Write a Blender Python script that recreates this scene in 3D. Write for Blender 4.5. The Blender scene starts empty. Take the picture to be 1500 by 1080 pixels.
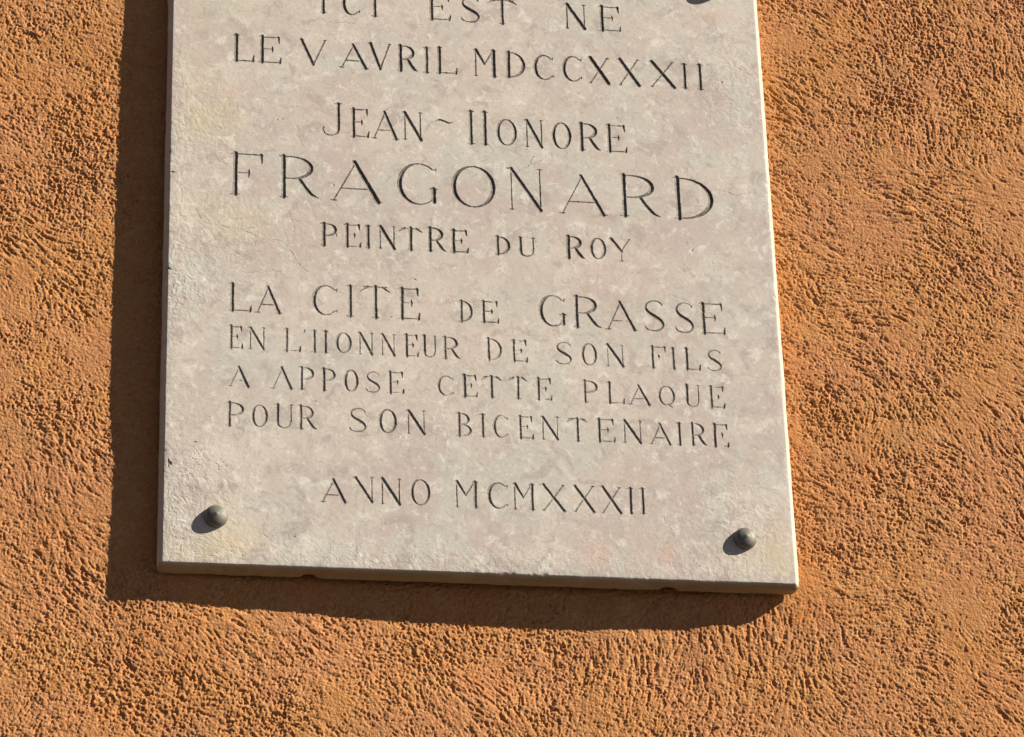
import bpy, math, random
import numpy as np
from mathutils import Matrix, Vector

S = bpy.context.scene
C = S.collection

# ---------------------------------------------------------------- camera, sky, sun
cam_d = bpy.data.cameras.new('camera'); cam = bpy.data.objects.new('camera', cam_d); C.objects.link(cam)
cam_d.sensor_width = 36.0; cam_d.lens = 36.0 * 4735.4 / 1500.0
cam_d.clip_start = 0.05; cam_d.clip_end = 500
PX, PZ = -0.2955, 2.736                      # world place of the plaque face's lower left corner
PY = -0.022                                  # the plaque face stands 22 mm proud of the wall
cam.matrix_world = Matrix(((0.98652642, -0.04502871, -0.15728330, PX - 0.15636542),
                           (-0.16105464, -0.43628841, -0.88527613, PY - 2.72443878),
                           (-0.02875804, 0.89867950, -0.43766213, PZ - 1.13608482),
                           (0, 0, 0, 1)))
S.camera = cam
SUN = Vector((51.0, -22.0, 33.6)).normalized()     # towards the sun
elev = math.asin(SUN.z); azim = math.atan2(SUN.x, SUN.y)
w = bpy.data.worlds.new('World'); S.world = w; w.use_nodes = True
nt = w.node_tree; nt.nodes.clear()
sky = nt.nodes.new('ShaderNodeTexSky'); sky.sky_type = 'NISHITA'; sky.sun_disc = False
sky.sun_elevation = elev; sky.sun_rotation = azim; sky.dust_density = 0.15; sky.ozone_density = 0.0; sky.air_density = 0.2
bg = nt.nodes.new('ShaderNodeBackground'); bg.inputs['Strength'].default_value = 0.05
wo = nt.nodes.new('ShaderNodeOutputWorld')
nt.links.new(sky.outputs[0], bg.inputs['Color']); nt.links.new(bg.outputs[0], wo.inputs['Surface'])
sl = bpy.data.lights.new('sun', 'SUN'); sl.energy = 5.0; sl.angle = math.radians(0.5); sl.color = (1.0, 0.93, 0.82)
so = bpy.data.objects.new('sun', sl); C.objects.link(so); so.location = (3, -3, 6)
so.rotation_euler = SUN.to_track_quat('Z', 'Y').to_euler()
S.view_settings.view_transform = 'Standard'; S.view_settings.look = 'None'
S.view_settings.exposure = 0.84; S.view_settings.gamma = 1.0

rng = np.random.default_rng(7)

# ---------------------------------------------------------------- helpers
def tag(o, label=None, cat=None, kind=None, group=None):
    if label: o['label'] = label
    if cat: o['category'] = cat
    if kind: o['kind'] = kind
    if group: o['group'] = group
    return o

def empty(name, parent=None, loc=(0, 0, 0)):
    o = bpy.data.objects.new(name, None); C.objects.link(o); o.location = loc; o.parent = parent
    o.empty_display_size = 0.02
    return o

def mesh_obj(name, co, quads, mat, parent=None, ngons=(), attrs=None, smooth=True):
    """one mesh object from an (n,3) array, an (m,4) array of quads and a list of n-gons"""
    me = bpy.data.meshes.new(name)
    nq = len(quads)
    tot = np.full(nq, 4, np.int32)
    flat = np.asarray(quads, np.int32).ravel()
    if len(ngons):
        tot = np.concatenate([tot, np.array([len(g) for g in ngons], np.int32)])
        flat = np.concatenate([flat, np.concatenate([np.asarray(g, np.int32) for g in ngons])])
    start = np.concatenate([[0], np.cumsum(tot)[:-1]]).astype(np.int32)
    me.vertices.add(len(co)); me.vertices.foreach_set('co', np.asarray(co, np.float32).ravel())
    me.loops.add(len(flat)); me.loops.foreach_set('vertex_index', flat.astype(np.int32))
    me.polygons.add(len(tot)); me.polygons.foreach_set('loop_start', start)
    me.polygons.foreach_set('loop_total', tot)
    if smooth: me.polygons.foreach_set('use_smooth', np.ones(len(tot), bool))
    for k, v in (attrs or {}).items():
        a = me.attributes.new(k, 'FLOAT', 'POINT'); a.data.foreach_set('value', np.asarray(v, np.float32))
    me.update(calc_edges=True)
    me.materials.append(mat)
    o = bpy.data.objects.new(name, me); C.objects.link(o); o.parent = parent
    return o

def gnoise(shape, sig):
    """gaussian-filtered white noise, unit variance; sig = (rows, cols) in cells"""
    n = rng.standard_normal(shape)
    fy = np.fft.fftfreq(shape[0])[:, None]; fx = np.fft.rfftfreq(shape[1])[None, :]
    g = np.exp(-2 * math.pi ** 2 * ((fy * sig[0]) ** 2 + (fx * sig[1]) ** 2))
    r = np.fft.irfft2(np.fft.rfft2(n) * g, s=shape)
    return (r - r.mean()) / r.std()

def sstep(a, b, x):
    t = np.clip((x - a) / (b - a), 0, 1); return t * t * (3 - 2 * t)

def quadtree(nbx, nby, B, fine):
    """two-level grid: blocks marked fine are split B x B, the rest stay one face that takes up its neighbours' extra nodes.
    Returns used node (row, col) arrays, fine quads (node ids), block of each fine quad, coarse n-gons."""
    H, W = nby * B + 1, nbx * B + 1
    used = np.zeros((H, W), bool)
    used[::B, ::B] = True
    fb = np.argwhere(fine)
    a = np.arange(B + 1)
    rr = (fb[:, 0, None, None] * B + a[None, :, None]); cc = (fb[:, 1, None, None] * B + a[None, None, :])
    used[np.broadcast_to(rr, (len(fb), B + 1, B + 1)), np.broadcast_to(cc, (len(fb), B + 1, B + 1))] = True
    idx = np.full((H, W), -1, np.int64)
    ys, xs = np.nonzero(used); idx[ys, xs] = np.arange(len(ys))
    b = np.arange(B)
    r0 = np.broadcast_to(fb[:, 0, None, None] * B + b[None, :, None], (len(fb), B, B)).ravel()
    c0 = np.broadcast_to(fb[:, 1, None, None] * B + b[None, None, :], (len(fb), B, B)).ravel()
    fq = np.stack([idx[r0, c0], idx[r0, c0 + 1], idx[r0 + 1, c0 + 1], idx[r0 + 1, c0]], 1)
    cb = np.argwhere(~fine)
    quads = []; ngons = []
    P = np.pad(fine, 1)
    for (i, j) in cb:
        r, c = i * B, j * B
        if P[i, j + 1] or P[i + 2, j + 1] or P[i + 1, j] or P[i + 1, j + 2]:
            g = []
            g += [k for k in idx[r, c:c + B] if k >= 0]
            g += [k for k in idx[r:r + B, c + B] if k >= 0]
            g += [k for k in idx[r + B, c + B:c:-1] if k >= 0]
            g += [k for k in idx[r + B:r:-1, c] if k >= 0]
            ngons.append(g)
        else:
            quads.append((idx[r, c], idx[r, c + B], idx[r + B, c + B], idx[r + B, c]))
    return ys, xs, idx, fq, (r0, c0), np.array(quads, np.int64).reshape(-1, 4), ngons

# ---------------------------------------------------------------- materials
class Mat:
    def __init__(s, name):
        s.m = bpy.data.materials.new(name); s.m.use_nodes = True; s.t = s.m.node_tree; s.t.nodes.clear()
        s.out = s.n('ShaderNodeOutputMaterial'); s.p = s.n('ShaderNodeBsdfPrincipled'); s.l(s.p.outputs[0], s.out.inputs['Surface'])
        s.tc = s.n('ShaderNodeTexCoord')
    def n(s, t, **k):
        x = s.t.nodes.new(t)
        for a, b in k.items(): setattr(x, a, b)
        return x
    def l(s, a, b): s.t.links.new(a, b)
    def set(s, sock, v):
        if isinstance(v, bpy.types.NodeSocket): s.l(v, sock)
        else: sock.default_value = v
    def noise(s, scale, detail=2, rough=.5, vec=None, dist=0):
        x = s.n('ShaderNodeTexNoise'); x.inputs['Scale'].default_value = scale; x.inputs['Detail'].default_value = detail
        x.inputs['Roughness'].default_value = rough; x.inputs['Distortion'].default_value = dist
        s.l(vec or s.tc.outputs['Object'], x.inputs['Vector']); return x.outputs[0]
    def ramp(s, v, a, b, c=0., d=1.):
        x = s.n('ShaderNodeMapRange'); x.clamp = True; x.interpolation_type = 'SMOOTHSTEP'
        s.set(x.inputs[0], v)
        for i, q in zip((1, 2, 3, 4), (a, b, c, d)): x.inputs[i].default_value = q
        return x.outputs[0]
    def math(s, op, a, b=0.):
        x = s.n('ShaderNodeMath', operation=op); s.set(x.inputs[0], a); s.set(x.inputs[1], b); return x.outputs[0]
    def mix(s, f, a, b, blend='MIX'):
        x = s.n('ShaderNodeMix', data_type='RGBA', blend_type=blend); s.set(x.inputs[0], f)
        for k, v in ((6, a), (7, b)):
            if isinstance(v, tuple): v = (*v, 1)
            s.set(x.inputs[k], v)
        return x.outputs[2]
    def attr(s, name):
        return s.n('ShaderNodeAttribute', attribute_name=name).outputs['Fac']
    def bump(s, h, dist, strength=1., nrm=None):
        x = s.n('ShaderNodeBump'); x.inputs['Distance'].default_value = dist; x.inputs['Strength'].default_value = strength
        s.set(x.inputs['Height'], h)
        if nrm is not None: s.l(nrm, x.inputs['Normal'])
        return x.outputs[0]

def stucco_material():
    m = Mat('ochre_stucco')
    col = m.mix(m.ramp(m.noise(9, 4, .6), .38, .62), (.505, .228, .078), (.505, .222, .094))
    col = m.mix(m.math('MULTIPLY', m.ramp(m.noise(38, 5, .65), .50, .66), .7), col, (.585, .290, .112))
    col = m.mix(m.math('MULTIPLY', m.ramp(m.noise(60, 5, .65, dist=.5), .52, .68), .6), col, (.440, .180, .068))
    col = m.mix(m.math('MULTIPLY', m.ramp(m.noise(230, 4, .7), .48, .66), .55), col, (.635, .335, .150))
    col = m.mix(m.math('MULTIPLY', m.ramp(m.noise(300, 4, .7), .50, .68), .5), col, (.370, .150, .050))
    rub = m.noise(5, 5, .7, dist=.4)
    col = m.mix(m.math('MULTIPLY', m.ramp(rub, .52, .64), .35), col, (.430, .225, .095))
    col = m.mix(m.math('MULTIPLY', m.attr('fresh'), .5), col, (.56, .200, .046))
    m.l(col, m.p.inputs['Base Color'])
    m.p.inputs['Roughness'].default_value = .93; m.p.inputs['Specular IOR Level'].default_value = .15
    b = m.bump(m.noise(420, 3, .6), .0013, 1.)
    b = m.bump(m.noise(950, 2, .6), .00045, .9, b)
    mp = m.n('ShaderNodeMapping'); mp.inputs['Rotation'].default_value = (0, .7, 0); mp.inputs['Scale'].default_value = (1, 1, .5); m.l(m.tc.outputs['Object'], mp.inputs['Vector'])
    fr = m.math('ADD', m.ramp(m.noise(250, 3, .6, vec=mp.outputs[0], dist=.3), .34, .58), m.math('MULTIPLY', m.ramp(m.noise(110, 3, .6, vec=mp.outputs[0], dist=.4), .35, .6), .9))
    b = m.bump(m.math('MULTIPLY', fr, m.attr('far')), .0028, 1., b)
    m.l(b, m.p.inputs['Normal']); return m.m

def stone_material():
    m = Mat('pale_limestone')
    big = m.noise(7, 4, .6, dist=.6); mid = m.noise(24, 5, .65, dist=.5); fin = m.noise(90, 5, .65, dist=.8); gr = m.noise(330, 4, .7)
    cream, pink, grn = (.595, .528, .445), (.535, .447, .390), (.540, .510, .435)
    col = m.mix(m.ramp(big, .38, .62), cream, pink)
    col = m.mix(m.math('MULTIPLY', m.ramp(m.noise(13, 5, .65, dist=1.), .49, .60), .9), col, grn)
    col = m.mix(m.math('MULTIPLY', m.ramp(mid, .52, .64), .60), col, (.650, .590, .500))
    col = m.mix(m.math('MULTIPLY', m.ramp(m.noise(38, 6, .7, dist=.8), .52, .64), .85), col, (.440, .370, .330))
    col = m.mix(m.math('MULTIPLY', m.ramp(m.noise(64, 6, .74, dist=.35), .52, .65), .85), col, (.72, .67, .59))
    col = m.mix(m.math('MULTIPLY', m.ramp(fin, .52, .66), .55), col, (.450, .385, .330))
    col = m.mix(m.math('MULTIPLY', m.ramp(m.noise(150, 5, .7, dist=.2), .56, .68), .50), col, (.72, .665, .575))
    col = m.mix(m.math('MULTIPLY', m.ramp(gr, .54, .70), .60), col, (.36, .305, .25))
    # stains kept as attributes of the slab: yellowish, rosy; then the underside's shade, painted in as brown
    col = m.mix(m.math('MULTIPLY', m.attr('yellow'), m.ramp(fin, .35, .6, .45, 1.)), col, (.60, .52, .335))
    col = m.mix(m.math('MULTIPLY', m.attr('rosy'), m.ramp(mid, .35, .6, .5, 1.)), col, (.60, .40, .31))
    col = m.mix(m.math('MULTIPLY', m.attr('under_shade'), m.ramp(mid, .3, .6, .75, 1.)), col, (.23, .17, .075))
    # dark pinholes and thin irregular veins
    v = m.n('ShaderNodeTexVoronoi'); v.inputs['Scale'].default_value = 130; m.l(m.tc.outputs['Object'], v.inputs['Vector'])
    dot = m.math('MULTIPLY', m.ramp(v.outputs['Distance'], .10, .20, 1., 0.), m.ramp(m.noise(16, 3), .58, .66))
    col = m.mix(m.math('MULTIPLY', dot, .25), col, (.20, .16, .12))
    va = m.n('ShaderNodeVectorMath', operation='MULTIPLY_ADD'); m.l(m.n('ShaderNodeTexNoise').outputs['Color'], va.inputs[0])
    wn = va.inputs[0].links[0].from_node; wn.inputs['Scale'].default_value = 22; wn.inputs['Detail'].default_value = 5; m.l(m.tc.outputs['Object'], wn.inputs['Vector'])
    va.inputs[1].default_value = (.05, .05, .05); m.l(m.tc.outputs['Object'], va.inputs[2])
    v2 = m.n('ShaderNodeTexVoronoi', feature='DISTANCE_TO_EDGE'); v2.inputs['Scale'].default_value = 11; m.l(va.outputs[0], v2.inputs['Vector'])
    vein = m.math('MULTIPLY', m.ramp(v2.outputs['Distance'], .002, .012, 1., 0.), m.ramp(m.noise(19, 3), .55, .63))
    col = m.mix(m.math('MULTIPLY', vein, .30), col, (.36, .285, .225))
    # what is left of the dark paint in the cuts
    wear = m.ramp(m.noise(260, 4, .7), .30, .60, .70, 1.)
    pf = m.math('MULTIPLY', m.attr('paint'), wear)
    col = m.mix(pf, col, (.048, .040, .027))
    m.l(col, m.p.inputs['Base Color'])
    m.p.inputs['Roughness'].default_value = .72; m.p.inputs['Specular IOR Level'].default_value = .25
    rough = m.math('ADD', m.attr('rough'), .28)
    hh = m.math('MULTIPLY', m.math('ADD', m.math('MULTIPLY', fin, 1.0), m.math('MULTIPLY', m.noise(210, 4, .6), .6)), rough)
    hh = m.math('SUBTRACT', hh, m.math('MULTIPLY', dot, .12)); hh = m.math('SUBTRACT', hh, m.math('MULTIPLY', vein, .10))
    b = m.bump(hh, .0011, .72)
    m.l(b, m.p.inputs['Normal']); return m.m

def bolt_material():
    m = Mat('dull_metal')
    n = m.noise(160, 4, .6)
    m.l(m.mix(m.ramp(n, .35, .7), (.200, .190, .155), (.150, .138, .110)), m.p.inputs['Base Color'])
    m.p.inputs['Metallic'].default_value = .30
    m.l(m.ramp(m.noise(300, 3), .3, .7, .52, .66), m.p.inputs['Roughness'])
    m.l(m.bump(m.noise(500, 3, .6), .0003, .5), m.p.inputs['Normal']); return m.m

def ground_material():
    m = Mat('pavement')
    m.l(m.mix(m.ramp(m.noise(3, 5), .3, .7), (.060, .050, .040), (.045, .038, .030)), m.p.inputs['Base Color'])
    m.p.inputs['Roughness'].default_value = .9; return m.m

STONE, STUCCO, METAL = stone_material(), stucco_material(), bolt_material()

# ---------------------------------------------------------------- letters as cut strokes
def arc(cx, cy, rx, ry, a0, a1, n=22):
    a = np.radians(np.linspace(a0, a1, n)); return np.stack([cx + rx * np.cos(a), cy + ry * np.sin(a)], 1), a

def spline(pts, n=7):
    P = np.array(pts, float); P = np.vstack([2 * P[0] - P[1], P, 2 * P[-1] - P[-2]]); out = []
    for i in range(1, len(P) - 2):
        for t in np.linspace(0, 1, n, endpoint=False):
            a, b, c, d = P[i - 1:i + 3]
            out.append(.5 * (2 * b + (c - a) * t + (2 * a - 5 * b + 4 * c - d) * t * t + (3 * b - a - 3 * c + d) * t ** 3))
    out.append(P[-2]); return np.array(out)

def glyph(ch, W, H, T, h):
    """strokes [(points mm, half-widths mm, is_hairline)] of a roman capital in a W x H box; T, h = half-widths thick and thin"""
    o = []
    sr = .065 * H + 1.15
    def L(x0, y0, x1, y1, w0, w1=None, thin=False): o.append((np.array([(x0, y0), (x1, y1)], float), np.array([w0, w0 if w1 is None else w1], float), thin))
    def serif(x, y, s=None, one=0):
        s = sr if s is None else s
        a, b = (x - s if one <= 0 else x), (x + s if one >= 0 else x)
        if a < x: L(a, y, x, y, .5, 1.05)
        if b > x: L(x, y, b, y, 1.05, .5)
    def stem(x, w=T, top=True, bot=True, y1=H, y0=0):
        m_ = (y0 + y1) / 2
        o.append((np.array([(x, y0 + .3), (x, m_), (x, y1 - .3)], float), np.array([w, w * .9, w]), False))
        if top: serif(x, y1 - .35)
        if bot: serif(x, y0 + .35)
    def bow(cx, cy, rx, ry, a0, a1, tw=T, th=h, n=22):
        p, a = arc(cx, cy, rx, ry, a0, a1, n); wt = th + (tw - th) * np.abs(np.cos(a)) ** 1.5
        o.append((p, wt, None))
    def armtop(x0, x1, y, drop, d=1.8): L(x0, y, x1 - .3, y, h, h, True); L(x1 - .7, y, x1 + .15, y - drop * 1.08, d, .75)
    def armbot(x0, x1, y, rise, d=1.8): L(x0, y, x1 - .6, y, h, h, True); L(x1 - 1.1, y + .1, x1 + .15, y + rise * 1.08, d, .75)
    if ch == 'I': stem(W / 2)
    elif ch == 'H': stem(sr); stem(W - sr)
    elif ch == 'L': stem(sr, bot=False); serif(sr, .35, one=-1); armbot(sr, W, h, .19 * H)
    elif ch in 'EF':
        stem(sr, top=False, bot=False); serif(sr, H - .35, one=-1); armtop(sr, (.92 if ch == 'E' else 1) * W, H - h, .19 * H)
        my = .53 * H; mx = .62 * W if ch == 'E' else .58 * W
        L(sr, my, mx, my, h * .8, h * .8, True); L(mx, my + .09 * H, mx, my, .7, 1.5); L(mx, my, mx, my - .11 * H, 1.5, .7)
        if ch == 'E': serif(sr, .35, one=-1); armbot(sr, W, h, .17 * H)
        else: serif(sr, .35)
    elif ch == 'V':
        L(.13 * W, H - .4, .53 * W, 0, T, T * .9); L(.93 * W, H - .4, .54 * W, .2, h * 1.15, h * 1.3)
        serif(.13 * W, H - .35, sr * .8); serif(.93 * W, H - .35, sr * .5)
    elif ch in 'Aa':
        L(.07 * W, .3, .50 * W, H - .4, h * 1.1, h * 1.2, None); L(.47 * W, H - .2, .91 * W, .2, T * .85, T)
        if ch == 'A': L(.20 * W, .31 * H, .77 * W, .31 * H, h, h, True)
        serif(.07 * W, .3, sr * .9); serif(.91 * W, .3, sr)
    elif ch in 'Nn':
        if ch == 'N': L(.13 * W, .3, .13 * W, H, h * 1.15, None, None); serif(.13 * W, .3, sr * .6)
        L(.13 * W, H - .3, .90 * W, .2, T * .95, T * 1.02); serif(.06 * W, H - .35, sr * .5, 0)
        L(.91 * W, 0.2, .91 * W, H - .3, h * 1.2, h, None); serif(.91 * W, H - .3, sr * .6)
    elif ch == 'M':
        L(.10 * W, .3, .10 * W, H, h * 1.1, None, None); serif(.10 * W, .3, sr * .5); serif(.08 * W, H - .35, sr * .5)
        L(.12 * W, H - .3, .48 * W, .47 * H, T * .95, T * .6); L(.48 * W, .47 * H, .84 * W, H - .3, h * 1.2, h * 1.1, None)
        stem(.87 * W)
    elif ch == 'D':
        stem(sr, top=False, bot=False); serif(sr, H - .35, one=-1); serif(sr, .35, one=-1)
        cx = sr + .10 * W; L(sr, H - h, cx, H - h, h, h, True); L(sr, h, cx, h, h, h, True)
        bow(cx, H / 2, W - cx - T * .8, H / 2 - h, 90, -90)
    elif ch in 'OQ':
        bow(W / 2, H / 2, W / 2 - T * .8, H / 2 - h * .6, 0, 360, n=40)
        if ch == 'Q': L(.60 * W, .05 * H, .86 * W, -.10 * H, T * .7, h * .6)
    elif ch in 'CG':
        p, a = arc(.54 * W, H / 2, .54 * W - T * .8, H / 2 - h * .6, 48, 312, 34)
        wt = h + (T - h) * np.clip(-np.cos(a), 0, 1) ** 1.3
        o.append((p, wt, None))
        e = p[0]; L(e[0] + .1 * W, e[1] + .035 * H, e[0] + .085 * W, e[1] - .085 * H, .75, .25); L(e[0], e[1], e[0] + .1 * W, e[1] - .0 * H, h, .8)
        e = p[-1]
        if ch == 'C': L(e[0], e[1], e[0] + .1 * W, e[1] + .02 * H, h, .8); L(e[0] + .1 * W, e[1] - .01 * H, e[0] + .1 * W, e[1] + .09 * H, .75, .25)
        else: stem(.90 * W, T * .95, True, False, .40 * H, .08 * H); L(e[0], e[1], .90 * W, .10 * H, h, .8)
    elif ch == 'J':
        x = .82 * W; L(x, H - .3, x, .22 * H, T, T * .95); serif(x, H - .35)
        o.append((spline([(x, .22 * H), (x - .06 * W, .09 * H), (.50 * W, .012 * H), (.22 * W, .05 * H), (.08 * W, .19 * H)]), np.concatenate([np.linspace(T * .95, h, 12), np.linspace(h, .75, 17)]), False))
        L(.08 * W, .19 * H, .13 * W, .24 * H, .9, .9)
    elif ch in 'PRB':
        stem(sr, top=False, bot=False); serif(sr, H - .35, one=-1)
        yb = .46 * H if ch != 'B' else .52 * H; xr = {'P': 1., 'R': .86, 'B': .88}[ch] * W
        cx = sr + .18 * W; L(sr, H - h, cx, H - h, h, h, True); L(sr, yb, cx, yb, h, h, True)
        bow(cx, (H + yb) / 2 - h * .5, xr - cx - T * .8, (H - yb) / 2 - h * .4, 90, -90)
        if ch in 'PR': serif(sr, .35)
        if ch == 'R': o.append((spline([(.50 * W, yb), (.68 * W, .23 * H), (.84 * W, .08 * H), (1.0 * W, .02 * H)]), np.concatenate([np.linspace(T * .8, T * .95, 11), np.linspace(T * .95, h * .7, 11)]), False))
        if ch == 'B': serif(sr, .35, one=-1); L(sr, h, cx, h, h, h, True); bow(cx, yb / 2, W - cx - T * .8, yb / 2 - h * .5, 90, -90)
    elif ch == 'S':
        p = spline([(.90 * W, .86 * H), (.74 * W, .965 * H), (.48 * W, .985 * H), (.20 * W, .90 * H), (.12 * W, .75 * H), (.25 * W, .60 * H), (.54 * W, .475 * H), (.82 * W, .345 * H), (.90 * W, .20 * H), (.74 * W, .05 * H), (.44 * W, .012 * H), (.18 * W, .05 * H), (.05 * W, .14 * H)])
        t = np.linspace(0, 1, len(p)); wt = h + (T - h) * np.exp(-((t - .5) / .19) ** 2)
        o.append((p, wt, None)); L(.90 * W, .90 * H, .93 * W, .80 * H, .8, .25); L(.03 * W, .20 * H, .07 * W, .10 * H, .3, .85)
    elif ch == 'T':
        stem(W / 2, top=False); L(.12 * W, H - h, .88 * W, H - h, h * .9, h * .9, True)
        L(.26 * W, H - h, .02 * W, .83 * H, 1.5, .6); L(.74 * W, H - h, .98 * W, .83 * H, 1.5, .6)
    elif ch == 'U':
        x = sr; stem(x, T, True, False, H, .3 * H); serif(.90 * W, H - .35, sr * .6)
        o.append((spline([(x, .31 * H), (x + .06 * W, .12 * H), (.52 * W, .015 * H), (.80 * W, .10 * H), (.90 * W, .30 * H)]), np.concatenate([np.linspace(T, h, 13), np.linspace(h, h * 1.2, 16)]), False))
        L(.90 * W, .28 * H, .90 * W, H - .3, h * 1.2, None, None)
    elif ch == 'X':
        L(.10 * W, H - .3, .91 * W, .3, T, T * 1.05); L(.90 * W, H - .3, .08 * W, .3, h * 1.1, h * 1.1, None)
        serif(.08 * W, H - .35, sr * .7); serif(.92 * W, .35, sr * .7); serif(.9 * W, H - .35, sr * .55); serif(.08 * W, .35, sr * .5)
    elif ch == 'Y':
        L(.10 * W, H - .3, .55 * W, .45 * H, T, T * .9); L(.93 * W, H - .3, .56 * W, .45 * H, h, h, True)
        L(.56 * W, .42 * H, .56 * W, .05 * H, h, h * .8, True); serif(.10 * W, H - .35, sr * .8); serif(.56 * W, .35, sr * .8); serif(.95 * W, H - .5, sr * .4)
    elif ch == '~':
        p = spline([(0, .35 * H), (.25 * W, .80 * H), (.5 * W, .52 * H), (.75 * W, .20 * H), (W, .50 * H)], 8); t = np.linspace(0, 1, len(p))
        o.append((p, .45 + 1.0 * np.sin(math.pi * t) ** .8, False))
    elif ch == "'": L(.65 * W, H, .5 * W, .45 * H, .75, .8); L(.5 * W, .45 * H, .1 * W, 0, .8, .2)
    return o

LINES = [
    "I 145.4 150.9 595.9 623.8;C 166.6 185.8 595.2 624.3;I 197.5 202.3 595.6 624.5;E 254.0 276.2 596.0 625.3;S 286.5 306.6 595.5 625.2;T 312.9 344.9 595.9 624.4;N 392.4 414.8 595.8 624.3;E 428.1 450.0 595.4 624.4",
    "L 58.8 79.4 533.7 564.1;E 84.1 106.0 533.8 564.1;V 122.6 151.7 534.9 563.6;A 164.2 192.5 533.7 561.0;V 191.8 215.7 534.6 564.0;R 221.9 242.0 534.0 563.6;I 248.1 253.9 533.7 562.8;L 260.9 281.5 533.8 563.8;M 298.2 321.7 533.5 563.6;D 330.6 350.7 533.8 563.6;C 358.9 379.7 533.4 562.2;C 388.0 408.9 533.4 563.0;X 415.1 436.4 533.1 562.9;X 444.8 467.8 532.7 563.1;X 477.2 503.9 533.0 562.7;I 510.2 516.2 533.3 561.9;I 525.7 532.4 533.2 562.2",
    "J 145.7 166.5 455.3 492.1;E 174.2 192.6 455.6 487.2;A 195.9 221.8 455.1 485.8;N 225.6 245.5 455.8 486.8;~ 258.3 276.6 476.2 481.3;H 290.3 311.5 455.0 492.3;O 319.3 339.8 455.3 485.2;N 347.5 366.1 455.5 486.0;O 374.9 394.4 454.9 485.0;R 401.5 423.8 455.0 485.8;E 429.6 450.0 454.9 485.7",
    "F 58.2 88.0 384.2 429.8;R 105.0 143.3 383.9 429.8;A 154.1 205.5 383.4 427.3;G 220.0 259.7 383.4 429.4;O 273.3 316.5 383.7 429.7;N 327.9 364.5 383.8 430.1;A 379.4 427.9 382.7 426.0;R 440.9 480.8 383.2 429.6;D 494.9 534.6 383.3 429.7",
    "P 145.1 160.7 333.2 357.6;E 167.6 183.6 332.9 357.8;I 188.1 193.2 333.1 357.2;N 200.2 217.4 333.3 357.7;T 220.3 243.8 333.0 357.4;R 248.0 266.4 333.1 358.9;E 271.1 288.1 333.0 357.6;D 314.8 329.5 333.1 353.1;U 337.1 353.9 332.4 353.0;R 384.1 402.9 333.1 357.6;O 408.0 424.4 333.6 356.9;Y 427.7 448.9 332.5 357.4",
    "L 57.5 78.5 258.0 287.3;A 82.7 107.2 257.7 285.6;C 136.2 161.3 258.2 290.1;I 170.1 175.8 258.2 291.1;T 182.2 211.9 257.9 291.5;E 219.1 239.5 258.0 291.1;D 277.2 290.9 258.0 280.8;E 298.9 315.9 258.3 281.5;G 355.3 381.7 257.8 291.5;R 388.9 416.1 258.2 291.9;A 420.5 451.1 257.6 288.3;S 458.2 479.1 257.9 291.2;S 488.8 508.2 257.6 290.4;E 514.0 538.1 258.0 291.1",
    "E 57.0 70.7 218.5 242.0;N 75.9 92.0 218.8 241.6;L 109.6 125.4 218.3 241.6;' 127.8 130.4 237.5 241.1;H 135.8 151.5 218.2 241.2;O 158.2 174.2 218.9 240.5;N 179.9 194.6 218.5 241.3;N 201.4 215.6 218.7 240.9;E 223.6 237.5 218.4 241.5;U 240.8 255.2 218.5 241.6;R 260.7 278.0 217.9 241.2;D 302.4 318.3 218.0 241.7;E 327.1 342.6 218.2 241.0;S 369.9 386.1 217.7 241.2;O 394.9 410.5 217.6 241.2;N 418.6 437.0 218.1 241.2;F 462.1 477.5 217.9 241.4;I 482.4 487.6 218.1 240.7;L 495.7 511.3 218.0 241.1;S 518.4 533.1 218.0 240.3",
    "A 58.1 77.6 178.9 199.2;A 98.3 118.0 178.7 200.5;P 123.6 138.2 179.1 202.2;P 144.7 158.6 179.0 201.8;O 165.9 180.2 178.8 201.6;S 186.9 200.9 178.9 200.5;E 207.6 223.1 178.8 201.4;C 254.9 271.3 178.7 199.8;E 278.4 293.2 178.7 201.5;T 297.0 317.0 178.8 201.4;T 322.9 341.7 178.8 201.8;E 349.4 364.9 178.8 201.5;P 394.5 409.7 178.8 201.5;L 418.3 435.0 178.5 200.8;A 439.4 460.7 178.3 198.7;Q 467.9 484.8 178.7 199.4;U 493.8 509.4 178.5 201.5;E 517.5 533.2 178.5 201.1",
    "P 56.0 72.4 138.2 162.4;O 79.3 94.9 138.2 161.2;U 101.1 118.1 138.0 162.3;R 122.9 140.5 137.9 162.1;S 170.9 187.6 137.4 161.8;O 198.5 216.0 137.4 162.0;N 224.7 243.5 137.8 161.8;B 272.2 287.1 137.4 161.4;I 294.6 300.3 137.6 161.0;C 306.9 322.4 137.4 161.0;E 330.8 345.8 137.5 160.9;N 352.9 370.7 137.8 161.5;T 377.8 398.8 137.3 161.0;E 406.5 424.3 137.6 161.6;N 431.4 450.8 138.0 161.2;A 458.1 479.2 137.5 159.3;I 484.1 489.6 137.8 160.8;R 497.0 513.6 138.0 161.3;E 518.6 534.8 137.6 161.3",
    "A 144.4 168.4 64.8 87.8;N 174.4 193.5 66.1 91.0;N 199.1 219.1 65.0 90.7;O 227.6 246.6 65.0 91.3;M 269.0 291.7 64.6 90.9;C 299.9 320.1 64.5 91.1;M 324.0 345.3 64.6 90.7;X 351.4 374.5 64.4 91.0;X 381.3 402.7 64.5 91.2;X 408.1 428.1 64.5 90.9;I 433.5 439.1 65.0 90.5;I 445.7 450.3 65.1 91.0",
]
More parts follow.
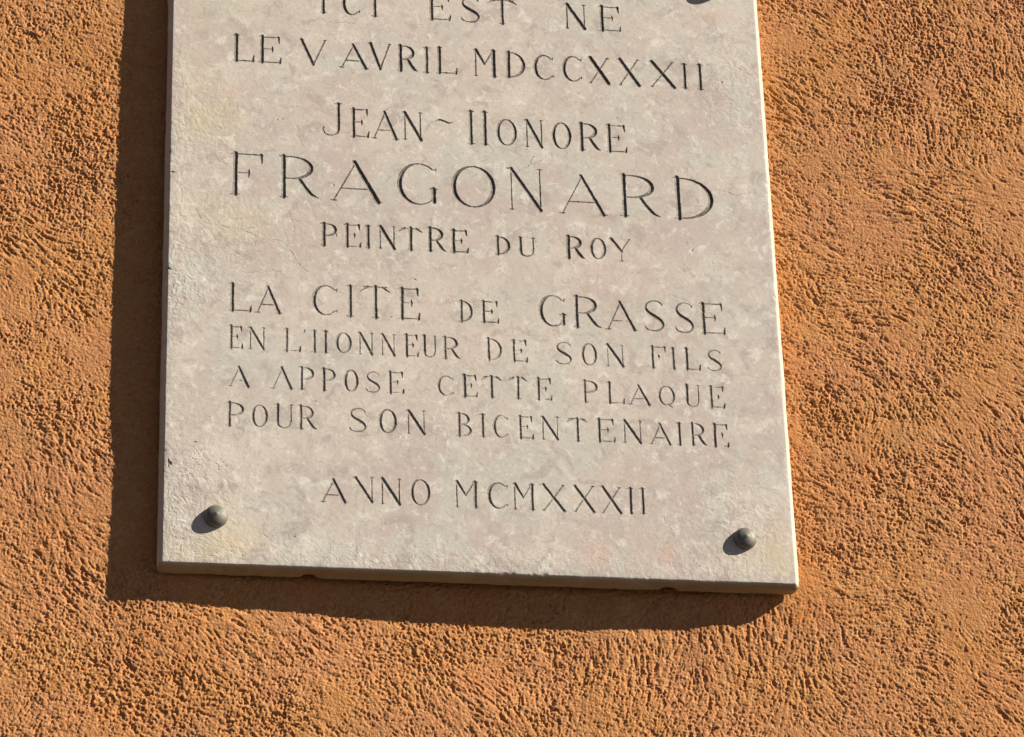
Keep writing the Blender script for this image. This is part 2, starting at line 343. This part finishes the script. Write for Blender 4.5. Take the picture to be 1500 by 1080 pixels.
#        thick, thin half-width; depth factor; paint; how much of the hairlines has worn away
STYLE = [(2.11, 0.81, 0.8, 0.9, 0.04), (2.14, 0.84, 0.8, 0.9, 0.03), (2.03, 0.79, 0.8, 0.87, 0.08), (2.51, 0.81, 0.8, 0.9, 0.04), (2.05, 0.79, 0.75, 0.84, 0.1), (2.19, 0.79, 0.75, 0.8, 0.23), (1.95, 0.77, 0.7, 0.67, 0.37), (1.95, 0.77, 0.7, 0.67, 0.37), (1.99, 0.77, 0.7, 0.69, 0.31), (1.99, 0.79, 0.75, 0.74, 0.2)]
ABOUT = ['carved line of three short words in the top row', 'carved line with the birth date, second row, ending in a long roman numeral',
         'carved first-name line with tall initials and a wavy dash', 'carved surname in the largest letters', 'carved small three-word line just below the largest letters',
         'carved line of mid-size capitals with two small letters in its middle', 'faint carved line with an apostrophe, first of three small rows',
         'faint carved line, second of the three small rows', 'faint carved line, lowest of the three small rows and the longest', 'carved year line at the foot, roman numeral after a short word']
VARIANT = {(9, 1): 'n', (7, 1): 'a'}

# ---------------------------------------------------------------- the plaque's face as one height field
Wp, Hp = 591.0, 705.0
CELL, B = .35, 8
nbx, nby = int(round(Wp / (CELL * B))), int(round(Hp / (CELL * B)))
NX, NY = nbx * B, nby * B
cx_, cz_ = Wp / NX, Hp / NY
depth = np.zeros((NY + 1, NX + 1), np.float32)       # mm into the stone
paint = np.zeros((NY + 1, NX + 1), np.float32)
lid = np.full((NY + 1, NX + 1), -1, np.int32)
fade = gnoise((NY + 1, NX + 1), (9, 9)).astype(np.float32)       # wear along the hairlines, ~3 mm patches
edge_n = gnoise((NY + 1, NX + 1), (2.0, 2.0)).astype(np.float32) # slightly ragged cut edges

def carve(pts, wid, x0, z0, thin, kd, kp, wear, ident, slope=1.0):
    P = pts + np.array([x0, z0]); m = wid.max() + .6
    c0 = max(0, int((P[:, 0].min() - m) / cx_)); c1 = min(NX, int((P[:, 0].max() + m) / cx_) + 1)
    r0 = max(0, int((P[:, 1].min() - m) / cz_)); r1 = min(NY, int((P[:, 1].max() + m) / cz_) + 1)
    X = np.arange(c0, c1 + 1) * cx_; Z = np.arange(r0, r1 + 1) * cz_
    X, Z = np.meshgrid(X, Z); best = np.full(X.shape, -9., np.float32); wloc = np.zeros_like(best)
    for k in range(len(P) - 1):
        a, b = P[k], P[k + 1]; d = b - a; ll = (d @ d) + 1e-9
        t = np.clip(((X - a[0]) * d[0] + (Z - a[1]) * d[1]) / ll, 0, 1)
        ww = wid[k] + (wid[k + 1] - wid[k]) * t
        s_ = ww - np.hypot(X - a[0] - t * d[0], Z - a[1] - t * d[1])
        g = s_ > best; best[g] = s_[g]; wloc[g] = ww[g]
    sl_ = (slice(r0, r1 + 1), slice(c0, c1 + 1))
    best = best + .10 * edge_n[sl_]
    keep = np.ones_like(best)
    if thin is not False:
        hair = 1. if thin else np.clip((.95 - wloc) / .45, 0, 1)         # None: a stroke that swells, only its thin runs wear
        gone = sstep(-.3, .5, fade[sl_] + 4.2 * (wear - .5)) * hair * min(1., .35 + 3 * wear)
        keep = 1 - gone
    else:
        keep = 1 - .35 * wear * sstep(.8, 1.6, fade[sl_])
    dd = np.clip(best * slope, 0, None) * kd * .62 * (.25 + .75 * keep); dd[keep < .12] = 0
    pp = sstep(-.04, .20, best) * kp * keep
    D = depth[sl_]; gt = dd > D + 1e-4
    D[gt] = dd[gt]; Pn = paint[sl_]; np.maximum(Pn, pp, out=Pn)
    if ident is not None: Li = lid[sl_]; Li[(dd > .02)] = ident

letters = []
for li, row in enumerate(LINES):
    T_, h_, kd, kp, wear = STYLE[li]
    for gi, tk in enumerate(row.split(';')):
        ch, xa, xb, za, zb = tk.split(' '); xa, xb, za, zb = map(float, (xa, xb, za, zb))
        ident = len(letters); letters.append(li)
        hh = zb - za; f = 1.0
        if li == 5 and hh < 26: f = .85
        q = rng.uniform(.93, 1.07)
        if li == 4 and gi in (9, 6): q *= 1.2
        for pts, wid, thin in glyph(VARIANT.get((li, gi), ch), xb - xa, hh, T_ * f * q, h_):
            jit = rng.normal(0, .10, pts.shape) if len(pts) < 4 else 0
            carve(pts + jit, wid * rng.uniform(.92, 1.08), xa, za, thin, kd * rng.uniform(.9, 1.1), kp * rng.uniform(.88, 1.0), wear * rng.uniform(.7, 1.25), ident)

# hairline cracks and pits in the stone, from natural flaws the photograph shows (mm on the face)
def crack(pts, w0=.28, kd=.8, kp=.45, rag=.5):
    P = spline(pts, 6); P = P + rng.normal(0, rag, P.shape) * .55
    wd = w0 * (.5 + rng.random(len(P)))
    for k in range(0, len(P) - 1):
        if rng.random() < .12: continue
        carve(P[k:k + 2], wd[k:k + 2], 0, 0, False, kd, kp, 0, None)
crack([(24, 368), (33, 352), (52, 349), (70, 346), (80, 341), (93, 337), (107, 336), (116, 326), (124, 312), (131, 305)])
crack([(70, 346), (84, 349), (92, 343)], .22)
crack([(60, 297), (74, 299), (88, 302), (108, 303)], .22, kp=.35)
crack([(332, 420), (342, 428), (350, 434), (356, 445)], .5, kp=.42, rag=1.0)
crack([(350, 434), (362, 440), (368, 447)], .4, kp=.4, rag=1.2)
crack([(146, 588), (156, 585), (168, 586), (181, 585)], .4, kp=.3, rag=1.2)
crack([(530, 416), (545, 418), (556, 414), (575, 417), (586, 413)], .3, kp=.4, rag=1.2)
crack([(551, 52), (560, 44), (573, 60)], .3, kp=.3)
crack([(540, 560), (556, 566), (572, 560), (584, 552)], .3, kp=.22, rag=1.)
crack([(470, 35), (473, 50), (468, 62)], .3, kp=.3, rag=1.)
crack([(8, 395), (12, 380), (9, 362), (16, 350)], .3, kp=.25, rag=1.2)
crack([(400, 20), (412, 15), (430, 18)], .25, kp=.25, rag=.8)
def pit(x, z, r, kd=.9, kp=.45):
    a = rng.uniform(0, 3.14); e = rng.uniform(.3, 2.4) * r
    carve(np.array([(-e * math.cos(a), -e * math.sin(a)), (0, 0), (e * math.cos(a), e * math.sin(a))]), np.array([r * .5, r, r * .6]), x, z, False, kd, kp, 0, None, 1.0)
for (x, z, n, sx, sz, r, kp) in ((22, 285, 16, 7, 13, .75, .35), (30, 80, 16, 14, 26, .8, .4), (12, 20, 14, 10, 10, .8, .35), (35, 470, 26, 16, 26, .45, .3),
                                 (520, 66, 10, 14, 22, .4, .2), (480, 30, 10, 30, 12, .5, .3), (420, 60, 14, 60, 20, .4, .3), (545, 415, 18, 25, 6, .45, .4),
                                 (560, 540, 20, 16, 26, .5, .3), (300, 95, 8, 180, 20, .35, .15), 
                                 (60, 110, 40, 45, 80, .45, .3), (10, 350, 26, 6, 240, .55, .35), (250, 12, 26, 170, 8, .55, .3), (575, 300, 22, 9, 200, .5, .3)):
    for _ in range(max(2, int(n * .22))):
        px_, pz_ = x + rng.normal() * sx * .7, z + rng.normal() * sz * .7
        if 3 < px_ < Wp - 3 and 3 < pz_ < Hp - 3: pit(px_, pz_, r * rng.uniform(.35, 1.1), .7, kp * rng.uniform(.1, .9))
for (x, z, r, kp) in ((551.5, 543, .9, .6), (511, 349, .8, .8), (441.5, 494, .6, .5), (158, 400, .9, .55), (160, 345, .8, .5), (303, 561, .6, .5), (246, 589, .7, .4), (5, 98, 2.0, .5), (3.5, 98, 1.6, .5), (103, 470, .8, .5), (108, 471, .7, .5), (2, 405, 1.2, .6), (1, 300, 1.2, .5),
                      (332, 226, .8, .3), (352, 52, .6, .4), (296, 219, .6, .45), (212, 259.5, .9, .45), (196, 237, .5, .35), (349, 452, .8, .35), (118, 96, .5, .4), (28, 120, .9, .4), (236, 301, .8, .35)):
    pit(x, z, r, 1., kp)

for (x, z) in ((30, 112), (33, 108), (28, 103), (48, 97), (51, 99), (54, 95), (18, 92), (22, 88), (14, 16), (20, 24), (9, 30), (30, 8), (70, 12), (95, 30), (62, 15), (476, 36), (478, 30), (470, 44), (350, 120), (122, 30)):
    for _ in range(3): pit(x + rng.normal() * 2.2, z + rng.normal() * 2.2, rng.uniform(.35, .75), .9, rng.uniform(.05, .45))

# edge of the face: worn, with small chips; distance from the rim
xs_ = np.arange(NX + 1) * cx_; zs_ = np.arange(NY + 1) * cz_
dE = np.minimum(np.minimum(xs_, Wp - xs_)[None, :], np.minimum(zs_, Hp - zs_)[:, None])
ch_n = gnoise((NY + 1, NX + 1), (7, 7)).astype(np.float32)
chip = sstep(1.2, 2.8, ch_n) * .9 + .08
band = dE < 4
depth = np.where(band, depth + (chip * np.exp(-(dE / 1.1) ** 1.3)).astype(np.float32), depth)
# gentle hollows of the sawn face, and its rougher patches
wav = (gnoise((NY + 1, NX + 1), (150, 150)) * .10).astype(np.float32)
rough_map = np.zeros_like(depth)
def blob(a, x, z, sx, sz, v):
    X = (xs_[None, :] - x) / sx; Z = (zs_[:, None] - z) / sz
    a += (v * np.exp(-(X * X + Z * Z))).astype(np.float32)
for b_ in ((20, 60, 45, 60, .8), (15, 280, 30, 35, .6), (250, 10, 260, 16, .5), (535, 50, 50, 50, .5), (35, 465, 40, 45, .5), (60, 345, 60, 45, .4), (560, 540, 40, 60, .35), (5, 350, 14, 300, .4)):
    blob(rough_map, *b_[:4], b_[4] * 1.8)
yellow = np.zeros_like(depth); rosy = np.zeros_like(depth)
for b_ in ((38, 470, 26, 34, .85), (62, 585, 34, 26, .40), (68, 22, 22, 14, .75), (58, 48, 16, 16, .6), (30, 12, 30, 12, .45), (548, 34, 26, 18, .55), (575, 22, 20, 20, .5), (45, 355, 40, 30, .35), (100, 345, 60, 30, .25), (440, 30, 14, 26, .3), (20, 540, 20, 60, .3)):
    blob(yellow, *b_)
for b_ in ((402, 20, 12, 26, .55), (470, 25, 8, 10, .7), (60, 500, 16, 9, .5), (440, 105, 26, 12, .35), (547, 620, 24, 10, .45), (455, 610, 40, 10, .3), (64, 22, 10, 8, .4), (430, 300, 60, 80, .22), (250, 250, 90, 60, .18), (577, 48, 14, 30, .3), (300, 545, 60, 30, .2), (175, 480, 40, 30, .2)):
    blob(rosy, *b_)
mod = .5 + .5 * sstep(-1, 1, gnoise((NY + 1, NX + 1), (30, 30)))
yellow = np.clip(yellow * mod, 0, .9); rosy = np.clip(rosy * mod, 0, .9)

act = (depth > .03) | (paint > .03)
blk = act[:-1, :-1].reshape(nby, B, nbx, B).any((1, 3)) | act[1:, 1:].reshape(nby, B, nbx, B).any((1, 3))
blk[0, :] = blk[-1, :] = True; blk[:, 0] = blk[:, -1] = True
ys, xs, idx, fq, (fr, fc), cq, ng = quadtree(nbx, nby, B, blk); nfq_ = len(fq)
depth_all = depth + wav * np.clip(dE / 6, 0, 1)
co = np.stack([xs * cx_, depth_all[ys, xs], ys * cz_], 1) / 1000.
at_ = dict(paint=paint[ys, xs], rough=rough_map[ys, xs], yellow=yellow[ys, xs], rosy=rosy[ys, xs])
fl = np.maximum(np.maximum(lid[fr, fc], lid[fr, fc + 1]), np.maximum(lid[fr + 1, fc], lid[fr + 1, fc + 1]))

plaque = empty('memorial_plaque', loc=(PX, PY, PZ))
tag(plaque, 'pale limestone plaque carved with dark roman capitals, fixed to the orange wall with domed bolts', 'plaque')

# the slab: face (less the letters), bevel, sides, back
ring = np.concatenate([idx[0, :-1], idx[:-1, NX], idx[NY, :0:-1], idx[:0:-1, 0]])
rc = co[ring] * 1000
n = len(ring)
def outward(px, pz):
    ox = np.where(px < .01, -1., np.where(px > Wp - .01, 1., 0)); oz = np.where(pz < .01, -1., np.where(pz > Hp - .01, 1., 0)); return ox, oz
ox, oz = outward(rc[:, 0], rc[:, 2])
k1 = np.convolve(np.tile(rng.standard_normal(n), 3), np.exp(-(np.arange(-20, 21) / 8.) ** 2), 'same')[n:2 * n]; k1 = k1 / k1.std()
k2 = np.convolve(np.tile(rng.standard_normal(n), 3), np.exp(-(np.arange(-160, 161) / 70.) ** 2), 'same')[n:2 * n]; k2 = k2 / k2.std()
sc_ = np.where((ox != 0) & (oz != 0), .72, 1.)
rings = []
for off, dp, j in ((1.5, 1.25, .10), (3.1, 2.9, .12), (4.1, 4.3, .10), (4.5, 6.0, .08), (4.6, 12.0, .12), (4.3, 18.0, .30)):
    o_ = (off + j * .6 * k1 + .12 * k2) * sc_
    d_ = dp + .3 * rc[:, 1] * (off < 2) + j * .8 * np.roll(k1, 31)
    x_ = rc[:, 0] + ox * o_; z_ = rc[:, 2] + oz * o_
    if off in (4.6, 4.3):                            # two hollows broken out of the lower back edge
        for nx_, nw in ((134.9, 6.5), (472.4, 8.0)):
            g_ = np.exp(-((rc[:, 0] - nx_) / nw) ** 4) * (oz < 0)
            z_ = z_ + g_ * (3.6 if off == 4.3 else 1.2)
    rings.append(np.stack([x_, d_, z_], 1) / 1000)
base = len(co)
slab_co = np.vstack([co] + rings)
pad_ = np.zeros(n * len(rings))
rough_ring = np.full(n * len(rings), .35)
side_q = []
prev = ring
for k in range(len(rings)):
    cur = base + k * n + np.arange(n)
    side_q.append(np.stack([prev, np.roll(prev, -1), np.roll(cur, -1), cur], 1)); prev = cur
side_q = np.vstack(side_q)[:, ::-1]
at_g = np.zeros(len(co)); at_['under_shade'] = at_g
shade_ring = np.concatenate([np.where(oz < 0, v, .04) for i, v in enumerate((.6, .85, .85, .8, .65, .65))])  # painted shade: lower bevel and underside tinted dark brown, other sides barely
slab_at = {k: np.concatenate([v, rough_ring if k == 'rough' else (np.full(len(pad_), .55) if k == 'yellow' else (shade_ring if k == 'under_shade' else pad_))]) for k, v in at_.items()}
all_q = np.vstack([fq[fl < 0], cq, side_q])
all_ng = list(ng) + [list(prev)]
u_ = np.unique(np.concatenate([all_q.ravel(), np.concatenate([np.array(g) for g in all_ng])]))
mp = np.full(len(slab_co), -1, np.int64); mp[u_] = np.arange(len(u_))
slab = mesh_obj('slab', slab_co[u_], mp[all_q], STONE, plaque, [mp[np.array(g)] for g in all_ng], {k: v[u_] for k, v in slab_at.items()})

# the letters: each cut is its own piece of the carved face, grouped by line
order = np.argsort(fl, kind='stable'); fls = fl[order]
lines_o = []
for li in range(len(LINES)):
    e = empty('inscription_line', plaque); tag(e, ABOUT[li]); lines_o.append(e)
for k, li in enumerate(letters):
    a, b = np.searchsorted(fls, k), np.searchsorted(fls, k + 1)
    if a == b: continue
    q = fq[order[a:b]]; u, inv = np.unique(q.ravel(), return_inverse=True)
    mesh_obj('letter', co[u], inv.reshape(-1, 4), STONE, lines_o[li], (), {kk: v[u] for kk, v in at_.items()})

# ---------------------------------------------------------------- bolts
prof = [(0, 9.05), (1.1, 8.75), (2.4, 8.3), (3.8, 7.85), (5.3, 7.35), (6.8, 6.75), (8.2, 5.95), (9.4, 4.95), (10.2, 3.8), (10.7, 2.5), (10.9, 1.3), (10.9, .3), (10.8, -.8)]
def bolt(x, z, scale, label, seed):
    r_ = random.Random(seed); N = 40; v = [(0, -prof[0][1], 0)]; f = []
    for i, (r, h) in enumerate(prof[1:]):
        for k in range(N):
            a = 2 * math.pi * k / N; rr = r * (1 + .006 * r_.uniform(-1, 1)) ; v.append((rr * math.cos(a), -h, rr * math.sin(a)))
    q = []
    for i in range(len(prof) - 2):
        for k in range(N): q.append((1 + i * N + k, 1 + i * N + (k + 1) % N, 1 + (i + 1) * N + (k + 1) % N, 1 + (i + 1) * N + k))
    tri = [(0, 1 + (k + 1) % N, 1 + k) for k in range(N)]
    q = np.array(q)[:, ::-1]
    o = mesh_obj('bolt', np.array(v) * scale / 1000, q, METAL, plaque, [t[::-1] for t in tri])
    o.location = (x / 1000, 0.0, z / 1000)
    if label: tag(o, label)
    return o
bolt(48.0, 45.6, 1.01, 'domed grey bolt at the lower left corner of the plaque', 1)
bolt(544.8, 43.3, 1.0, 'domed grey bolt at the lower right corner of the plaque', 2)
bolt(542.3, 651.0, 1.0, 'domed grey bolt at the upper right corner of the plaque', 3)
bolt(49.5, 657.5, 1.0, 'domed grey bolt at the upper left corner of the plaque', 4)

# ---------------------------------------------------------------- the stucco wall, a brushed relief
GW, BW = .8, 16                                     # cell mm, cells per coarse block
X0, Z0 = -243.2, -243.2                             # in the plaque's mm
nwx, nwy = 95, 81
NWX, NWY = nwx * BW, nwy * BW
gx = X0 + np.arange(NWX + 1) * GW; gz = Z0 + np.arange(NWY + 1) * GW
# brush directions seen in the photograph (plaque mm, degrees)
DIRS = [(627, 611, -13), (682, 574, -32), (726, 577, -76), (791, 581, -86), (854, 627, -67), (634, 498, -54), (692, 510, -71), (750, 522, 85), (814, 510, -77), (615, 434, -31), (707, 440, -2), (807, 438, -2), (647, 389, -8), (753, 395, -19), (825, 400, -49), (688, 368, 3), (734, 332, -14), (798, 336, -55), (607, 310, -94), (674, 284, -8), (764, 273, -54), (637, 252, -19), (704, 225, -48), (790, 260, -49), (639, 178, -54), (694, 181, -70), (606, 155, -75), (664, 150, -80), (705, 152, -85), (769, 184, -65), (812, 128, -65), (765, 140, -14), (627, 105, -14), (657, 64, -17), (711, 59, -14), (623, 56, -19), (771, 54, -19), (673, 8, -8), (798, -15, -3), (595, -63, 81), (571, -23, 82), (547, -92, 77), (522, -79, 77), (632, -89, -47), (669, -122, -53), (743, -99, -70), (716, -38, -9), (418, -96, 83), (452, -61, 83), (355, -64, -72), (291, -66, -57), (228, -102, -46), (165, -64, -51), (134, -118, -25), (72, -54, -51), (10, -43, -61), (23, -82, -70), (42, -140, -19), (-83, -33, -50), (-106, -60, -19), (-111, -112, 49), (-61, 76, -51), (-85, 21, -30), (-66, 28, -41), (-110, 33, -45), (-125, 101, -60), (-88, 130, -70), (-102, 186, -46), (-71, 187, -61), (-92, 243, 92), (-80, 302, -19), (-125, 300, -61), (-121, 359, -31), (-136, 410, -61), (-83, 399, -14), (-125, 479, -19), (-80, 529, -62), (-128, 557, -62), (-35, 564, 4), (-33, 486, 4), (-31, 409, 4), (-33, 334, 3), (-31, 261, 3), (-30, 189, 3), (-28, 119, 3), (-29, 50, 2), (229, -25, -9), (40, -15, -9), (421, -21, -3), (-69, 593, -62), (-127, -152, 49)]
DD = np.array(DIRS); sub = 8
sx_, sz_ = gx[::sub], gz[::sub]
U = np.zeros((len(sz_), len(sx_))); V = np.zeros_like(U)
for x, z, a in DIRS:
    g = np.exp(-(((sx_[None, :] - x) ** 2 + (sz_[:, None] - z) ** 2) / (2 * 26. ** 2))) + 1e-9 / (1 + ((sx_[None, :] - x) ** 2 + (sz_[:, None] - z) ** 2) / 1e4)
    U += g * math.cos(2 * math.radians(a)); V += g * math.sin(2 * math.radians(a))
th = .5 * np.arctan2(V, U)
th = th + gnoise(th.shape, (2.5, 2.5)) * .30
cu, sv = np.cos(2 * th), np.sin(2 * th)
def up(a):
    yi = np.minimum(np.arange(NWY + 1) / sub, a.shape[0] - 1.001); xi = np.minimum(np.arange(NWX + 1) / sub, a.shape[1] - 1.001)
    y0 = yi.astype(int); x0 = xi.astype(int); fy = (yi - y0)[:, None]; fx = (xi - x0)[None, :]
    A = a[y0][:, x0]; Bq = a[y0][:, x0 + 1]; Cq = a[y0 + 1][:, x0]; Dq = a[y0 + 1][:, x0 + 1]
    return (A * (1 - fx) + Bq * fx) * (1 - fy) + (Cq * (1 - fx) + Dq * fx) * fy
th = .5 * np.arctan2(up(sv), up(cu))
sh = (NWY + 1, NWX + 1)
def lic(src, steps, step=1.0):
    acc = src.copy(); tot = 1.
    for sgn in (1, -1):
        yy, xx = np.meshgrid(np.arange(sh[0], dtype=np.float32), np.arange(sh[1], dtype=np.float32), indexing='ij')
        dx, dy = np.cos(th) * sgn, np.sin(th) * sgn
        for k in range(steps):
            xx = np.clip(xx + dx * step, 0, sh[1] - 1); yy = np.clip(yy + dy * step, 0, sh[0] - 1)
            xi, yi = xx.round().astype(int), yy.round().astype(int); w_ = 1 - (k + 1) / (steps + 1.)
            acc += src[yi, xi] * w_; tot += w_
            nx2, ny2 = np.cos(th[yi, xi]), np.sin(th[yi, xi]); s2 = np.sign(nx2 * dx + ny2 * dy); s2[s2 == 0] = 1
            dx, dy = nx2 * s2, ny2 * s2
    acc /= tot; return (acc - acc.mean()) / acc.std()
fine_s = lic(gnoise(sh, (.62, .62)), 4)
wide_s = lic(gnoise(sh, (1.05, 1.05)), 12)
gran = gnoise(sh, (.7, .7)); gran2 = gnoise(sh, (1.35, 1.35))
amp = np.clip(1.12 + .27 * gnoise(sh, (24, 24)) + .24 * gnoise(sh, (7, 7)), .3, 2.0)
aniso = np.clip(.68 + .26 * gnoise(sh, (30, 30)), .15, .95)
s_ = aniso * (.60 * fine_s + .62 * wide_s) + (1 - aniso) * (.72 * gran + .72 * gran2) + .34 * gran + .25 * lic(gnoise(sh, (1.6, 1.6)), 20) * (gnoise(sh, (35, 35)) > -.2)
s_ = s_ / s_.std()
hgt = -np.log1p(np.exp(-1.9 * (s_ + .15))) / 1.9               # dragged mortar: flattish tops, torn narrow valleys
hgt = amp * (.48 * hgt + .10 * s_ + .05 * gran + .10 * gnoise(sh, (3.2, 3.2)) + .10 * gnoise(sh, (6, 6)))
pn = gnoise(sh, (1.1, 1.1)) * .75 + .55 * wide_s
dens = gnoise(sh, (24, 24))
hgt -= sstep(1.45, 2.3, pn + .45 * dens) * 1.3                     # torn-out pits, in loose swarms
hgt += sstep(2.0, 3.0, gnoise(sh, (1.4, 1.4))) * .35          # stray grains
# the trowelled wall is not flat: its hollows, read off where the plaque's shadow bends
low = .5 * gnoise(sh, (75, 75)); lw = np.full(sh, .05); ls = low * .05
for x, z, h in [(-50, 610, 0.8), (-52, 454, -0.3), (-52, 378, -0.8), (-52, 282, -1.1), (-51, 174, -1.1), (-47, 125, 0.8), (-45, 77, 1.4), (-46, 36, 0.8), (-48, -12, 0.0), (-46, -33, 0.2), (-4, -31, 2.0), (36, -32, 1.3), (72, -35, -0.3), (103, -36, -1.1), (138, -37, -1.5), (189, -40, -3.5), (246, -43, -5.0), (324, -46, -6.4), (360, -47, -7.2), (453, -42, -3.9), (544, -39, -1.8), (39, 12, -1.5), (39, -10, -1.4), (78, 12, -3.0), (78, -10, -2.8), (116, 12, -4.5), (116, -10, -4.2), (154, 12, -6.0), (154, -10, -5.6), (192, 12, -7.5), (192, -10, -7.0), (231, 12, -7.5), (231, -10, -7.0), (269, 12, -7.5), (269, -10, -7.0), (307, 12, -7.5), (307, -10, -7.0), (345, 12, -7.5), (345, -10, -7.0), (383, 12, -7.5), (383, -10, -7.0), (422, 12, -7.5), (422, -10, -7.0), (460, 12, -7.5), (460, -10, -7.0)]:
    g = np.exp(-((gx[None, :] - x) ** 2 + (gz[:, None] - z) ** 2) / (2 * 24. ** 2)); lw += g; ls += g * h
hgt += ls / lw + .10 * gnoise(sh, (28, 28))
XX, ZZ = gx[None, :], gz[:, None]
# near the plaque the plasterer's hand was lighter
dpl = np.maximum(np.maximum(-4.5 - XX, XX - 595.5), np.maximum(-4.5 - ZZ, ZZ - 709.5))
hgt = hgt - hgt.mean()
# settle the relief to the flat wall at the border of this field
bd = np.minimum(np.minimum(gx - gx[0], gx[-1] - gx)[None, :], np.minimum(gz - gz[0], gz[-1] - gz)[:, None])
hgt = hgt * sstep(0, 20, bd)
hgt = np.where(dpl < 2, np.minimum(hgt, 2.0), hgt)
fresh = np.exp(-np.clip(XX - 595, 0, 999) / 26.) * (XX > 590) * np.clip(.55 + .45 * gnoise(sh, (20, 20)), 0, 1) * (ZZ > -30) + .30 * sstep(.6, 1.6, gnoise(sh, (40, 40)))

# which blocks the camera (and its neighbours) sees closely
QUAD = [(-169.4, 601.3), (889.3, 679.9), (805.8, -137.7), (-138.7, -164.7)]
bx = X0 + (np.arange(nwx) + .5) * GW * BW; bz = Z0 + (np.arange(nwy) + .5) * GW * BW
BX, BZ = np.meshgrid(bx, bz); ins = np.ones(BX.shape, bool)
for i in range(4):
    (xa, za), (xb, zb) = QUAD[i], QUAD[(i + 1) % 4]
    d = ((xb - xa) * (BZ - za) - (zb - za) * (BX - xa)) / math.hypot(xb - xa, zb - za)
    ins &= d < 20
ins &= ~((BX > 22) & (BX < 568) & (BZ > 22))
ys, xs, idx, fq, _, cq, ng = quadtree(nwx, nwy, BW, ins)
far = np.ones(sh, np.float32)                       # 1 where the mesh is coarse and the shader carries the relief
far[:-1, :-1] = np.kron(1 - ins.astype(np.float32), np.ones((BW, BW), np.float32))
co = np.stack([PX + gx[xs] / 1000, -hgt[ys, xs] / 1000, PZ + gz[ys] / 1000], 1)
xa, xb, za, zb = PX + gx[0] / 1000, PX + gx[-1] / 1000, PZ + gz[0] / 1000, PZ + gz[-1] / 1000
ex = np.array([(-4, 0, 0), (xa, 0, 0), (xb, 0, 0), (4, 0, 0), (-4, 0, za), (4, 0, za), (-4, 0, zb), (4, 0, zb), (-4, 0, 6), (xa, 0, 6), (xb, 0, 6), (4, 0, 6)])
n0 = len(co); c00, c10, c01, c11 = idx[0, 0], idx[0, -1], idx[-1, 0], idx[-1, -1]
botr = [k for k in idx[0, :] if k >= 0]; topr = [k for k in idx[-1, :] if k >= 0]; lef = [k for k in idx[:, 0] if k >= 0]; rig = [k for k in idx[:, -1] if k >= 0]
ng = list(ng) + [[n0, n0 + 1, c00, n0 + 4], [n0 + 2, n0 + 3, n0 + 5, c10], [n0 + 6, c01, n0 + 9, n0 + 8], [c11, n0 + 7, n0 + 11, n0 + 10],
                 [n0 + 1, n0 + 2] + botr[::-1], topr + [n0 + 10, n0 + 9], [n0 + 4] + lef + [n0 + 6], [n0 + 5, n0 + 7] + rig[::-1]]
wall = mesh_obj('stucco_wall', np.vstack([co, ex]), np.vstack([fq, cq]), STUCCO, None, ng, {'fresh': np.concatenate([fresh[ys, xs], np.zeros(len(ex))]), 'far': np.concatenate([far[ys, xs], np.ones(len(ex))])})
tag(wall, 'rough orange ochre stucco wall with brushed swirling relief behind the stone plaque', 'wall')

# ---------------------------------------------------------------- the ground in front of the wall's foot (out of frame)
gr = mesh_obj('ground', np.array([(-60, -60, 0), (60, -60, 0), (60, 0.5, 0), (-60, 0.5, 0)], float), np.array([(0, 1, 2, 3)]), ground_material(), None, smooth=False)
tag(gr, kind='structure')
